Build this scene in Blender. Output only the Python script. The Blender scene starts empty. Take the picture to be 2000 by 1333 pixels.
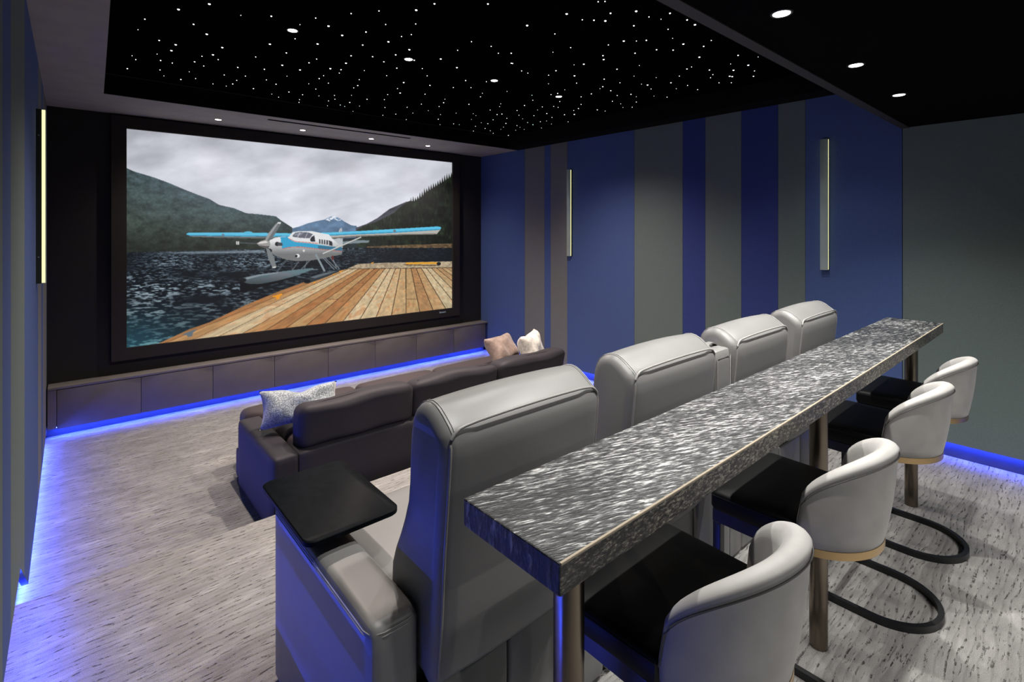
import bpy, bmesh, math, random
import numpy as np
from mathutils import Vector, Matrix
random.seed(7)
PI = math.pi
S = bpy.context.scene
COL = S.collection
# ------------------------------------------------------------------ camera, world, exposure
EYE = 1.61
FPX = 989.0
cam_d = bpy.data.cameras.new('camera'); cam = bpy.data.objects.new('camera', cam_d); COL.objects.link(cam)
cam_d.sensor_width = 36.0; cam_d.sensor_fit = 'HORIZONTAL'
cam_d.lens = FPX / 2000 * 36.0
cam_d.shift_x = 0.0
cam_d.shift_y = -(666.5 - 448.0) / 2000
cam_d.clip_start = 0.02
YAW = math.radians(41.08)
cam.location = (0, 0, EYE)
cam.rotation_euler = (PI / 2, 0, -YAW)
S.camera = cam
S.view_settings.view_transform = 'Standard'; S.view_settings.look = 'None'
S.view_settings.exposure = 0.0; S.view_settings.gamma = 1.0; S.view_settings.use_curve_mapping = False
w = bpy.data.worlds.new('world'); S.world = w; w.use_nodes = True
w.node_tree.nodes['Background'].inputs[0].default_value = (0.5, 0.55, 0.7, 1)
w.node_tree.nodes['Background'].inputs[1].default_value = 0.0
try:
    S.cycles.use_denoising = True
    S.cycles.max_bounces = 6
    S.cycles.diffuse_bounces = 4
    S.cycles.sample_clamp_indirect = 4.0
    S.cycles.caustics_reflective = False; S.cycles.caustics_refractive = False
except Exception:
    pass
# light levels (watts of the spot lamps / strength of the emitting surfaces)
P_LOW, P_BACK, P_TRAY, P_TRAYB, P_FRONT = 52.0, 90.0, 142.0, 5.0, 36.0
E_LED, E_SCREEN, E_SCONCE, E_STAR = 240.0, 1.0, 1.15, 4.0
NEUTRAL = (1.0, 0.98, 0.94); WARM = (1.0, 0.83, 0.72)
# room: x left-right, y to the screen, z up, 0 = platform carpet
XL, XLN, XR = -0.158, -0.158, 4.64
YS, YB = 6.03, -2.5
ZF = -0.20
YSTEP = 3.05
YPAN = 3.5
ZSOF, ZTRAY, ZLOW, YLOW = 2.695, 2.86, 2.36, 0.927

# ------------------------------------------------------------------ node helpers
def srgb(r, g, b):
    f = lambda c: ((c/255+0.055)/1.055)**2.4 if c > 10.3 else c/255/12.92
    return (f(r), f(g), f(b), 1)
class NT:
    def __init__(s, name):
        s.m = bpy.data.materials.new(name); s.m.use_nodes = True
        s.t = s.m.node_tree; s.b = s.t.nodes['Principled BSDF']
    def n(s, typ, **kw):
        nd = s.t.nodes.new(typ)
        for k, v in kw.items():
            if k.startswith('i_'):
                key = k[2:]; key = int(key) if key.isdigit() else key.replace('_', ' ')
                nd.inputs[key].default_value = v
            else: setattr(nd, k, v)
        return nd
    def l(s, a, b): s.t.links.new(a, b)
    def coord(s, scale=(1, 1, 1), rot=(0, 0, 0)):
        tc = s.n('ShaderNodeTexCoord'); mp = s.n('ShaderNodeMapping')
        mp.inputs['Scale'].default_value = scale
        src = tc.outputs['Object']
        if any(rot):
            m0 = s.n('ShaderNodeMapping'); m0.inputs['Rotation'].default_value = rot
            s.l(src, m0.inputs[0]); src = m0.outputs[0]
        s.l(src, mp.inputs[0]); return mp.outputs[0]
    def noise(s, vec, scale=5, detail=3, rough=.5, dist=0):
        nd = s.n('ShaderNodeTexNoise'); nd.inputs['Scale'].default_value = scale
        nd.inputs['Detail'].default_value = detail; nd.inputs['Roughness'].default_value = rough
        nd.inputs['Distortion'].default_value = dist
        s.l(vec, nd.inputs['Vector']); return nd.outputs['Fac']
    def ramp(s, fac, stops):
        r = s.n('ShaderNodeValToRGB'); e = r.color_ramp.elements
        while len(e) < len(stops): e.new(0.5)
        for el, (p, c) in zip(e, stops):
            el.position = p; el.color = c if len(c) == 4 else (*c, 1)
        s.l(fac, r.inputs[0]); return r.outputs[0]
    def math(s, op, a, b=None, clamp=False):
        m = s.n('ShaderNodeMath', operation=op); m.use_clamp = clamp
        for i, v in enumerate((a, b)):
            if v is None: continue
            if isinstance(v, (int, float)): m.inputs[i].default_value = v
            else: s.l(v, m.inputs[i])
        return m.outputs[0]
    def mix(s, fac, a, b, mode='MIX'):
        m = s.n('ShaderNodeMix', data_type='RGBA', blend_type=mode)
        for i, v in ((0, fac), (6, a), (7, b)):
            if isinstance(v, (int, float)): m.inputs[i].default_value = v
            elif isinstance(v, tuple): m.inputs[i].default_value = v
            else: s.l(v, m.inputs[i])
        return m.outputs[2]
    def bump(s, h, strength=.3, dist=.002, normal=None):
        b = s.n('ShaderNodeBump'); b.inputs['Strength'].default_value = strength
        b.inputs['Distance'].default_value = dist; s.l(h, b.inputs['Height'])
        if normal is not None: s.l(normal, b.inputs['Normal'])
        return b.outputs[0]
def pmat(name, col, rough=.5, metal=0, spec=.5, noise=None, bump=None, sheen=0, coat=0):
    """principled material with a small procedural colour variation and bump"""
    t = NT(name); b = t.b
    b.inputs['Roughness'].default_value = rough; b.inputs['Metallic'].default_value = metal
    b.inputs['Specular IOR Level'].default_value = spec
    b.inputs['Sheen Weight'].default_value = sheen; b.inputs['Coat Weight'].default_value = coat
    sc, am = noise or (6, .08)
    v = t.coord(); f = t.noise(v, sc, 3)
    lo = tuple(c*(1-am) for c in col[:3]) + (1,); hi = tuple(min(1, c*(1+am)) for c in col[:3]) + (1,)
    t.l(t.ramp(f, [(.3, lo), (.7, hi)]), b.inputs['Base Color'])
    if bump:
        bs, st, di = bump
        t.l(t.bump(t.noise(v, bs, 2), st, di), b.inputs['Normal'])
    return t.m
def emat(name, col, strength, sampling=None):
    t = NT(name); t.b.inputs['Base Color'].default_value = (0, 0, 0, 1)
    t.b.inputs['Specular IOR Level'].default_value = 0
    t.b.inputs['Emission Color'].default_value = (*col[:3], 1); t.b.inputs['Emission Strength'].default_value = strength
    if sampling: t.m.cycles.emission_sampling = sampling
    return t.m

M = {}
M['leather'] = pmat('grey_leather', (.19, .186, .181), .40, bump=(420, .18, .0006), noise=(3, .07))
M['seam'] = pmat('grey_thread', (.36, .35, .34), .6)
M['piping'] = pmat('grey_piping', (.27, .26, .25), .35)
M['suede'] = pmat('grey_suede', (.36, .345, .33), .62, noise=(9, .14), sheen=.15, bump=(300, .15, .0005))
M['suede_piping'] = pmat('suede_piping', (.10, .096, .092), .6)
M['black_leather'] = pmat('black_leather', (.0035, .0035, .004), .5, spec=.22, bump=(350, .2, .0006))
M['black_metal'] = pmat('black_metal', (.006, .006, .007), .4, metal=.0)
M['brass'] = pmat('brushed_brass', (.50, .35, .18), .32, metal=1)
M['post'] = pmat('bronze_post', (.20, .165, .13), .28, metal=1)
M['tray'] = pmat('black_tray', (.004, .005, .0065), .42, spec=.03, noise=(30, .3))
M['sofa'] = pmat('plum_microfibre', (.022, .0185, .0235), .62, sheen=.04, spec=.3, noise=(5, .12), bump=(240, .2, .0008))
M['sofa_seat'] = pmat('plum_microfibre_seat', (.040, .027, .029), .62, sheen=.08, spec=.3, noise=(5, .12), bump=(240, .2, .0008))
M['cabinet'] = pmat('taupe_lacquer', (.12, .105, .10), .6)
M['ledge'] = pmat('taupe_top', (.17, .15, .14), .38)
M['dark_wall'] = pmat('black_fabric', (.010, .008, .009), .85)
M['frame'] = pmat('dark_velvet', (.014, .009, .007), .8)
M['soffit'] = pmat('taupe_plaster', (.30, .265, .24), .8)
M['ceil_dark'] = pmat('black_ceiling', (.003, .003, .0032), .9, spec=.02)
M['fascia'] = pmat('dark_fascia', (.006, .006, .0065), .9, spec=.05)
M['lip'] = pmat('brown_lip', (.018, .015, .014), .6)
M['starcloth'] = pmat('star_cloth', (.003, .0022, .002), .95, spec=.0)
M['trim_metal'] = pmat('dark_ring', (.02, .02, .02), .5)
M['sconce_face'] = pmat('grey_green_metal', (.42, .50, .47), .4, metal=.3)
M['sconce_body'] = pmat('black_sconce', (.008, .01, .008), .5)
M['recess'] = pmat('blue_recess', (.05, .05, .07), .7)
M['silver'] = pmat('bright_screw', (.6, .6, .6), .3, metal=1)
M['lens'] = emat('lamp_lens', (1, .96, .9), 9, 'NONE')
M['led'] = emat('blue_led', (.035, .075, 1.0), E_LED)
M['sconce_glow'] = emat('sconce_glow', (1, .98, .50), E_SCONCE)
M['star'] = emat('star_glow', (.86, .95, 1.0), E_STAR, 'NONE')
M['badge'] = emat('badge_print', (.5, .62, .72), 0.0)
M['badge'].node_tree.nodes['Principled BSDF'].inputs['Base Color'].default_value = (.45, .6, .7, 1)

def wall_fabric(name, col):
    t = NT(name); v = t.coord()
    f = t.noise(v, 260, 2); g = t.noise(v, 1.6, 2)
    c0 = tuple(c*.86 for c in col[:3]) + (1,); c1 = tuple(c*1.12 for c in col[:3]) + (1,)
    base = t.ramp(f, [(.25, c0), (.75, c1)])
    t.l(base, t.b.inputs['Base Color'])
    t.b.inputs['Roughness'].default_value = .85; t.b.inputs['Specular IOR Level'].default_value = .2
    t.l(t.bump(f, .35, .001), t.b.inputs['Normal']); return t.m
M['blue'] = wall_fabric('blue_fabric', (.062, .097, .245))
M['olive'] = wall_fabric('olive_grey_fabric', (.125, .155, .15))
M['taupe'] = wall_fabric('taupe_fabric', (.15, .15, .152))
M['navy'] = wall_fabric('navy_fabric', (.034, .05, .19))
M['seam_dark'] = pmat('seam_gap', (.008, .01, .02), .9)

def carpet():
    t = NT('patterned_carpet')
    v = t.coord((1, 1, 1))
    warp = t.noise(v, 1.3, 2)
    # rows run along x
    v1 = t.coord((9, 42, 9)); rows = t.noise(v1, 1.0, 3, .55, .15)
    v2 = t.coord((13, 105, 13)); dash = t.noise(v2, 1.0, 2, .6, .2)
    v3 = t.coord((4.5, 13, 3)); patch = t.noise(v3, 1.0, 4, .6)
    pile = t.noise(v, 420, 2)
    # continuous loop rows about 2 cm apart, broken by dashes
    sep = t.n('ShaderNodeSeparateXYZ'); t.l(v, sep.inputs[0])
    wob = t.noise(t.coord((2.5, 6, 2)), 1.0, 2)
    yy = t.math('ADD', t.math('MULTIPLY', sep.outputs[1], 2*PI/0.030), t.math('MULTIPLY', wob, 22.0))
    wave = t.math('ADD', t.math('MULTIPLY', t.math('SINE', yy), .5), .5)
    pit_m = t.math('MULTIPLY', t.ramp(dash, [(.62, (0, 0, 0)), (.66, (1, 1, 1))]), t.ramp(patch, [(.35, (.25, .25, .25)), (.65, (1, 1, 1))]))
    groove = t.ramp(wave, [(.03, (1, 1, 1)), (.15, (0, 0, 0))])
    brk = t.ramp(t.noise(t.coord((20, 27, 20)), 1.0, 4, .65), [(.54, (0, 0, 0)), (.60, (1, 1, 1))])
    crumb = t.ramp(t.noise(t.coord((60, 110, 60)), 1.0, 2), [(.35, (0, 0, 0)), (.5, (1, 1, 1))])
    pits = t.math('MAXIMUM', t.math('MULTIPLY', t.math('MULTIPLY', groove, brk), crumb), t.math('MULTIPLY', pit_m, crumb), True)
    base = t.ramp(patch, [(.3, (.22, .212, .203)), (.45, (.28, .27, .26)), (.55, (.31, .30, .288)), (.7, (.40, .39, .375))])
    base = t.mix(t.math('MULTIPLY', groove, .35), base, (.15, .145, .14, 1))
    base2 = t.mix(t.math('MULTIPLY', t.ramp(rows, [(.35, (0, 0, 0)), (.65, (1, 1, 1))]), .30), base, (.21, .20, .19, 1))
    col = t.mix(pits, base2, (.10, .095, .09, 1))
    fine = t.ramp(pile, [(.25, (.55, .55, .55)), (.75, (1.35, 1.35, 1.35))])
    t.l(t.mix(1.0, col, fine, 'MULTIPLY'), t.b.inputs['Base Color'])
    t.b.inputs['Roughness'].default_value = .95; t.b.inputs['Specular IOR Level'].default_value = .1
    h = t.math('SUBTRACT', t.math('ADD', t.math('MULTIPLY', wave, .22), t.math('MULTIPLY', pile, .35)), t.math('MULTIPLY', pits, 1.0))
    t.l(t.bump(h, .8, .006), t.b.inputs['Normal'])
    return t.m
M['carpet'] = carpet()

def artglass(name, rot, sc, tint, lo=.49, hi=.61):
    t = NT(name)
    v = t.coord(sc, rot)
    a = t.noise(v, 1.0, 5, .62, .25)
    v2 = t.coord(tuple(s*2.4 for s in sc), rot); b = t.noise(v2, 1.0, 3, .6, .4)
    big = t.noise(t.coord((2.2, 7, 5), rot), 1.0, 3)
    f = t.math('ADD', t.math('MULTIPLY', a, .62), t.math('MULTIPLY', b, .38))
    f = t.math('ADD', f, t.math('MULTIPLY', t.math('SUBTRACT', big, .5), .22))
    m = t.ramp(f, [(lo, (0, 0, 0)), ((lo+hi)/2, (.22, .22, .22)), (hi, (1, 1, 1))])  # pale streaks put crinkle highlights into the colour along with the silver foil
    t.l(t.mix(m, (.012, .013, .014, 1), tint), t.b.inputs['Base Color'])
    t.l(t.math('MULTIPLY', m, .35), t.b.inputs['Metallic'])
    t.b.inputs['Roughness'].default_value = .36; t.b.inputs['Specular IOR Level'].default_value = .5
    t.l(t.bump(f, .6, .005), t.b.inputs['Normal'])
    return t.m
M['glass_top'] = artglass('crinkled_silver_glint_resin', (0, 0, math.radians(19)), (21, 135, 30), (.58, .58, .57, 1))
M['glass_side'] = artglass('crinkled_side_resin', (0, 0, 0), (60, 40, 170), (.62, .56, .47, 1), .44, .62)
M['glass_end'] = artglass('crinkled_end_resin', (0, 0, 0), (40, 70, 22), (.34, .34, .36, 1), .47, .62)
M['gold_edge'] = pmat('gold_edge', (.42, .35, .26), .4, metal=.3)

def velvet_pillow():
    t = NT('silver_velvet')
    v = t.coord(); f = t.noise(v, 130, 4, .7); g = t.noise(v, 6, 2)
    ff = t.math('ADD', f, t.math('MULTIPLY', t.math('SUBTRACT', g, .5), .3))
    t.l(t.ramp(ff, [(.42, (.10, .12, .14)), (.52, (.28, .32, .34)), (.62, (.50, .55, .57))]), t.b.inputs['Base Color'])
    t.b.inputs['Roughness'].default_value = .55; t.b.inputs['Sheen Weight'].default_value = .5
    t.l(t.bump(f, .4, .004), t.b.inputs['Normal']); return t.m
M['pillow'] = velvet_pillow()
M['pillow_cream'] = pmat('cream_velvet', (.62, .58, .52), .6, noise=(30, .3), sheen=.4, bump=(60, .4, .003))
M['pillow_tan'] = pmat('tan_velvet', (.24, .17, .14), .6, noise=(30, .25), sheen=.4, bump=(60, .4, .003))

# ------------------------------------------------------------------ mesh helpers
def link(name, me, mat, parent=None, smooth=False, loc=None):
    o = bpy.data.objects.new(name, me); COL.objects.link(o)
    for m_ in (mat if isinstance(mat, (list, tuple)) else [mat]): me.materials.append(m_)
    if smooth:
        for p in me.polygons: p.use_smooth = True
    if parent: o.parent = parent
    if loc is not None: o.location = loc
    return o
def obj(name, bm, mat, parent=None, smooth=False, loc=None):
    bmesh.ops.recalc_face_normals(bm, faces=bm.faces)
    me = bpy.data.meshes.new(name); bm.to_mesh(me); bm.free()
    return link(name, me, mat, parent, smooth, loc)
def auto_smooth(o, ang=40):
    me = o.data
    for p in me.polygons: p.use_smooth = True
    me.set_sharp_from_angle(angle=math.radians(ang)); return o
def empty(name, loc=(0, 0, 0)):
    e = bpy.data.objects.new(name, None); e.location = loc; e.empty_display_size = .1; COL.objects.link(e); return e
def tag(o, label, cat, group=None):
    o['label'] = label; o['category'] = cat
    if group: o['group'] = group
    return o
def struct(o):
    o['kind'] = 'structure'; return o
def box(bm, x0, x1, y0, y1, z0, z1, bev=0, seg=2, mi=0):
    r = bmesh.ops.create_cube(bm, size=1.0)
    vs = r['verts']
    for v in vs:
        v.co = Vector(((x0+x1)/2 + v.co.x*(x1-x0), (y0+y1)/2 + v.co.y*(y1-y0), (z0+z1)/2 + v.co.z*(z1-z0)))
    fs = set(f for v in vs for f in v.link_faces)
    for f in fs: f.material_index = mi
    if bev:
        es = set(e for v in vs for e in v.link_edges)
        bmesh.ops.bevel(bm, geom=list(es), offset=bev, segments=seg, affect='EDGES', profile=.5)
def boxobj(name, b, mat, parent=None, bev=0, seg=2, org=(0, 0, 0)):
    bm = bmesh.new(); box(bm, b[0]-org[0], b[1]-org[0], b[2]-org[1], b[3]-org[1], b[4]-org[2], b[5]-org[2], bev, seg)
    o = obj(name, bm, mat, parent)
    if bev: auto_smooth(o, 50)
    if org != (0, 0, 0) and parent is None: o.location = org
    return o
def tube(bm, pts, r, n=8, closed=False, flat=None):
    """round or flat bar along a path"""
    P = [Vector(p) for p in pts]; rings = []
    N = len(P); up = Vector((0, 0, 1))
    for i, p in enumerate(P):
        if closed: d = P[(i+1) % N] - P[i-1]
        else: d = P[min(i+1, N-1)] - P[max(i-1, 0)]
        d.normalize()
        a = up if abs(d.z) < .95 else Vector((1, 0, 0))
        s = d.cross(a).normalized(); u = s.cross(d).normalized()
        if flat:
            hw, hh = flat
            prof = [(-hw, -hh), (hw, -hh), (hw, hh), (-hw, hh)]
            rings.append([bm.verts.new(p + s*a_ + u*b_) for a_, b_ in prof])
        else:
            rings.append([bm.verts.new(p + (s*math.cos(2*PI*k/n) + u*math.sin(2*PI*k/n))*r) for k in range(n)])
    m = len(rings[0])
    for i in range(N if closed else N-1):
        A, B = rings[i], rings[(i+1) % N]
        for k in range(m): bm.faces.new((A[k], A[(k+1) % m], B[(k+1) % m], B[k]))
    if not closed:
        bm.faces.new(rings[0]); bm.faces.new(rings[-1][::-1])
def loft(bm, rings, closed_ring=True, cap=True):
    R = [[bm.verts.new(p) for p in r] for r in rings]; m = len(R[0])
    for i in range(len(R)-1):
        for k in range(m if closed_ring else m-1):
            bm.faces.new((R[i][k], R[i][(k+1) % m], R[i+1][(k+1) % m], R[i+1][k]))
    if cap: bm.faces.new(R[0]); bm.faces.new(R[-1][::-1])
    return R
def cyl(bm, c, r, z0, z1, n=32, r2=None):
    r2 = r if r2 is None else r2
    loft(bm, [[(c[0]+r*math.cos(2*PI*k/n), c[1]+r*math.sin(2*PI*k/n), z0) for k in range(n)],
              [(c[0]+r2*math.cos(2*PI*k/n), c[1]+r2*math.sin(2*PI*k/n), z1) for k in range(n)]])
def rbox(bm, size, r, n=14, bulge=(0, 0, 0), fn=None):
    """soft cushion: cube grid pushed to a rounded box, faces bulged, optional deform"""
    hx, hy, hz = size[0]/2, size[1]/2, size[2]/2
    def grid(n):
        # finer near the edges
        return [math.copysign(1-(1-abs(t))**1.6, t) for t in [-1 + 2*i/n for i in range(n+1)]]
    g = grid(n); H = (hx, hy, hz); cache = {}
    def pt(c):
        key = tuple(round(v, 5) for v in c)
        if key in cache: return cache[key]
        q = [c[i]*H[i] for i in range(3)]
        inn = [max(-(H[i]-r), min(H[i]-r, q[i])) for i in range(3)]
        d = Vector([q[i]-inn[i] for i in range(3)])
        p = Vector(inn) + (d.normalized()*r if d.length > 1e-9 else Vector((0, 0, 0)))
        for i in range(3):
            j, k = (i+1) % 3, (i+2) % 3
            wj, wk = 1-(p[j]/H[j])**2, 1-(p[k]/H[k])**2
            p[i] += bulge[i]*max(0, wj)**.6*max(0, wk)**.6*(p[i]/H[i])
        if fn: p = fn(p)
        cache[key] = bm.verts.new(p); return cache[key]
    for ax in range(3):
        j, k = (ax+1) % 3, (ax+2) % 3
        for s in (-1, 1):
            for a in range(n):
                for b in range(n):
                    q = []
                    for (u, v) in ((a, b), (a+1, b), (a+1, b+1), (a, b+1)):
                        c = [0, 0, 0]; c[ax] = s; c[j] = g[u]; c[k] = g[v]; q.append(pt(c))
                    if len(set(q)) == 4:
                        bm.faces.new(q if s > 0 else q[::-1])
def cushion(name, b, r, mat, parent, bulge=(0, 0, 0), n=14, fn=None):
    bm = bmesh.new()
    rbox(bm, (b[1]-b[0], b[3]-b[2], b[5]-b[4]), r, n, bulge, fn)
    return obj(name, bm, mat, parent, True, ((b[0]+b[1])/2, (b[2]+b[3])/2, (b[4]+b[5])/2))
def copy_tree(o, parent=None):
    c = o.copy(); COL.objects.link(c)
    if parent: c.parent = parent
    for ch in o.children:
        copy_tree(ch, c)
    return c

# ------------------------------------------------------------------ the room shell
def quadbox(name, b, mat):
    return struct(boxobj(name, b, mat))
# carpeted floor: platform, riser and lower front floor in one stepped mesh (rounded nosing)
def floor_mesh():
    bm = bmesh.new()
    prof = [(YB-.1, 0.0), (YSTEP-.03, 0.0)]
    for k in range(1, 7):
        a = k/6*PI/2
        prof.append((YSTEP-.03+.03*math.sin(a), -.03+.03*math.cos(a)))
    prof += [(YSTEP, ZF), (YS+.1, ZF), (YS+.1, ZF-.15), (YB-.1, ZF-.15)]
    x0, x1 = XLN-.15, XR+.15
    loft(bm, [[(x0, y, z) for y, z in prof], [(x1, y, z) for y, z in prof]])
    return bm
fl = obj('floor', floor_mesh(), M['carpet']); struct(auto_smooth(fl, 35))

def striped_wall(name, x, side, y_list, z0, z1, thick=.08):
    """y_list: [(y_start, y_end, material)], face at x, body behind it"""
    bm = bmesh.new(); mats = []; 
    for (a, b, mk) in y_list:
        if M[mk] not in mats: mats.append(M[mk])
        lo, hi = min(a, b), max(a, b)
        box(bm, x if side > 0 else x-thick, x+thick if side > 0 else x, lo+.0012, hi-.0012, z0, z1, mi=mats.index(M[mk]))
    mats.append(M['seam_dark'])
    ys = [v for a, b, _ in y_list for v in (a, b)]
    box(bm, x+.004 if side > 0 else x-thick, x+thick if side > 0 else x-.004, min(ys)+.002, max(ys)-.002, z0+.001, z1-.001, mi=len(mats)-1)
    return struct(obj(name, bm, mats))
RW = [(6.13, 5.06, 'blue'), (5.06, 4.68, 'taupe'), (4.68, 4.57, 'blue'), (4.57, 4.28, 'taupe'), (4.28, 3.29, 'blue'),
      (3.29, 2.71, 'olive'), (2.71, 2.47, 'navy'), (2.47, 2.12, 'olive'), (2.12, 1.80, 'navy'), (1.80, 1.583, 'olive'), (1.583, .927, 'blue')]
striped_wall('wall_right', XR, 1, RW, ZF+.10, ZSOF+.02)
wr2 = striped_wall('wall_right', XR, 1, [(.925, YB, 'olive')], .115, ZLOW+.02)
def y_at(u):      # depth on the left wall seen at picture column u
    a = (u-1000)/FPX
    return XL*(math.cos(YAW)-math.sin(YAW)*a)/(math.sin(YAW)+math.cos(YAW)*a)
def left_wall():
    bm = bmesh.new(); mats = [M['blue'], M['olive'], M['taupe'], M['seam_dark']]
    cuts = [6.13, y_at(91), y_at(84), y_at(80.5), y_at(74.5), y_at(48), y_at(21), y_at(5), 1.6, 1.1, .3, -.6, -1.2, YB]
    idx = [0, 2, 0, 2, 0, 1, 0, 1, 0, 1, 0, 1, 0]
    zb = lambda y: ZF+.05 if y >= 3.47 else (.19 if y <= 2.95 else .19-(y-2.95)/.52*(.19-ZF-.05))
    for k in range(len(idx)):
        hi, lo = cuts[k]-.0008, cuts[k+1]+.0008
        ys = [hi]+[q for q in (3.47, 2.95) if lo < q < hi]+[lo]
        for a, b in zip(ys[:-1], ys[1:]):
            loft(bm, [[(x, a, zb(a)), (x, b, zb(b)), (x, b, ZSOF+.02), (x, a, ZSOF+.02)] for x in (XL, XL-.025)])
            for f in bm.faces[-6:] if False else []: pass
            bm.faces.ensure_lookup_table()
            for f in bm.faces[len(bm.faces)-6:]: f.material_index = idx[k]
    return struct(obj('wall_left', bm, mats))
left_wall()
# recessed plinths under the wall panels (hold the led strips)
quadbox('baseboard_left', (XLN-.12, XLN-.056, YB, YSTEP, -.0, ZSOF), M['recess'])
quadbox('baseboard_left', (XLN-.12, XLN-.050, YSTEP, YS, ZF, ZSOF), M['recess'])
quadbox('baseboard_right', (XR+.06, XR+.13, YSTEP, YS, ZF, ZSOF), M['recess'])
quadbox('baseboard_right', (XR+.06, XR+.13, YB, YSTEP, 0, ZLOW), M['recess'])
quadbox('wall_front', (XLN-.12, XR+.13, YS, YS+.1, ZF, ZSOF+.2), M['dark_wall'])
quadbox('wall_back', (XLN-.12, XR+.13, YB-.1, YB, 0, ZLOW+.1), M['olive'])
# ceilings
quadbox('ceiling', (XLN-.12, XR+.13, YB, YLOW, ZLOW, ZLOW+.62), M['ceil_dark'])
quadbox('trim_1', (XLN-.05, XR, YLOW-.045, YLOW+.004, ZLOW-.006, ZLOW+.08), M['lip'])
def poly_prism(bm, pts, z0, z1):
    loft(bm, [[(x, y, z0) for x, y in pts], [(x, y, z1) for x, y in pts]])
YT = 5.20
# front soffit with the slot cut between boxes
VX0, VX1, VY0, VY1 = 1.467, 3.06, 5.325, 5.385
bm = bmesh.new()
for b in ((XLN-.1, XR+.1, YT, VY0), (XLN-.1, XR+.1, VY1, YS+.05)): box(bm, b[0], b[1], b[2], b[3], ZSOF, ZSOF+.3)
box(bm, XLN-.1, VX0, VY0, VY1, ZSOF, ZSOF+.3); box(bm, VX1, XR+.1, VY0, VY1, ZSOF, ZSOF+.3)
struct(obj('trim_2', bm, M['soffit']))
bm = bmesh.new(); poly_prism(bm, [(XLN-.1, YLOW), (.085, YLOW), (.20, YT), (XLN-.1, YT)], ZSOF, ZSOF+.3)
struct(obj('trim_3', bm, M['soffit']))
bm = bmesh.new(); poly_prism(bm, [(4.42, YLOW), (XR+.1, YLOW), (XR+.1, YT), (4.42, YT)], ZSOF, ZSOF+.3)
struct(obj('trim_4', bm, M['fascia']))
# thin dark fascia liners inside the tray (front, right, left)
bm = bmesh.new()
box(bm, .20, 4.42, YT-.012, YT-.0005, ZSOF+.001, ZTRAY)
struct(obj('trim_5', bm, M['fascia']))
quadbox('trim_6', (.0, 4.5, YT-.02, YT-.012, ZTRAY-.006, ZTRAY), M['lip'])
quadbox('ceiling', (XLN-.1, XR+.1, YLOW, YT+.1, ZTRAY+.02, ZTRAY+.12), M['ceil_dark'])

# ------------------------------------------------------------------ star ceiling
def ceil_pt(u, v, z):
    a = (u-1000)/FPX; b = (v-448)/FPX
    d = (EYE-z)/b
    return (d*(math.sin(YAW)+math.cos(YAW)*a), d*(math.cos(YAW)-math.sin(YAW)*a), z)
A_ = '742,90,3 1043,38,3 414,184,1 347,287,0 554,392,2 715,435,3 673,492,3 889,235,2 1018,332,3 1350,147,0 1647,156,2 1926,237,0 1879,376,1 1633,429,3 1794,514,2 1169,462,3 1078,533,3 1129,579,1 971,547,1 899,601,2 988,642,1 1495,553,1 1320,656,2 1188,729,1 1394,740,1 1310,782,1 1270,817,2 1208,838,0 1078,817,1 909,764,1 847,698,0 765,773,2 682,613,1 567,588,2 533,525,0 562,680,1 600,738,0 325,579,1 290,541,0 243,668,2 1580,674,2 1599,778,1 1754,635,3 1927,681,3 1693,820,2 1473,863,2 1819,896,2 1718,946,1 1952,922,1 1922,970,1 1917,996,1 1800,740,0 1652,916,0'
B_ = '208,253,3 341,343,3 101,427,3 83,173,1 428,130,1 700,104,1 1063,97,3 1241,35,2 1762,36,2 1058,231,1 765,236,1 573,310,2 541,437,2 792,406,3 920,353,1 1015,335,1 996,483,3 863,533,2 1044,586,2 1302,574,3 1467,488,1 1602,404,1 1794,450,1 1864,517,1 1990,517,2 1990,615,2 638,551,2 428,542,2 378,615,3 330,678,2 313,711,1 226,668,3 160,736,1 117,765,2 18,611,2 92,574,1 207,809,1 15,815,0 84,867,1 115,933,0 266,929,1 271,966,1 208,983,1 508,775,1 493,833,2 453,855,1 557,686,0 748,601,2 874,663,2 775,736,1 1122,667,1 1170,738,1 1197,831,2 941,804,3 881,862,1 906,906,3 785,921,1 752,970,1 758,1047,1 864,1112,1 737,1123,1 966,1165,1 975,1045,1 1030,1102,0 584,967,2 415,998,2 432,928,0 323,1023,1 365,1037,0 510,1034,0 531,1105,2 447,1084,0 197,1030,0 1460,658,3 1545,784,2 1597,853,1 1425,852,1 1747,795,1 1708,908,0 1690,943,1 1149,917,1 1114,1014,1 1181,1078,0 1330,1000,2 1286,1038,1 1343,966,0 1300,1116,0 1278,1162,2 1296,1215,0 1427,1207,1 1484,1215,0 1452,1102,0 1577,1016,2 1784,1072,1 1602,1164,0 1646,1127,0 1619,1108,0 1641,1230,1 1621,1277,1 1697,1196,0 1761,1205,2 1735,1251,1 1747,1311,1 1814,1299,1 1785,1274,1 1813,1168,1 1852,1116,2 1899,1111,2 1947,1153,1 1938,1203,2 1914,1239,0 1962,1320,2 1888,1261,0 1887,1011,0 1876,1038,0 1949,890,0 1525,1272,0'
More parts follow.
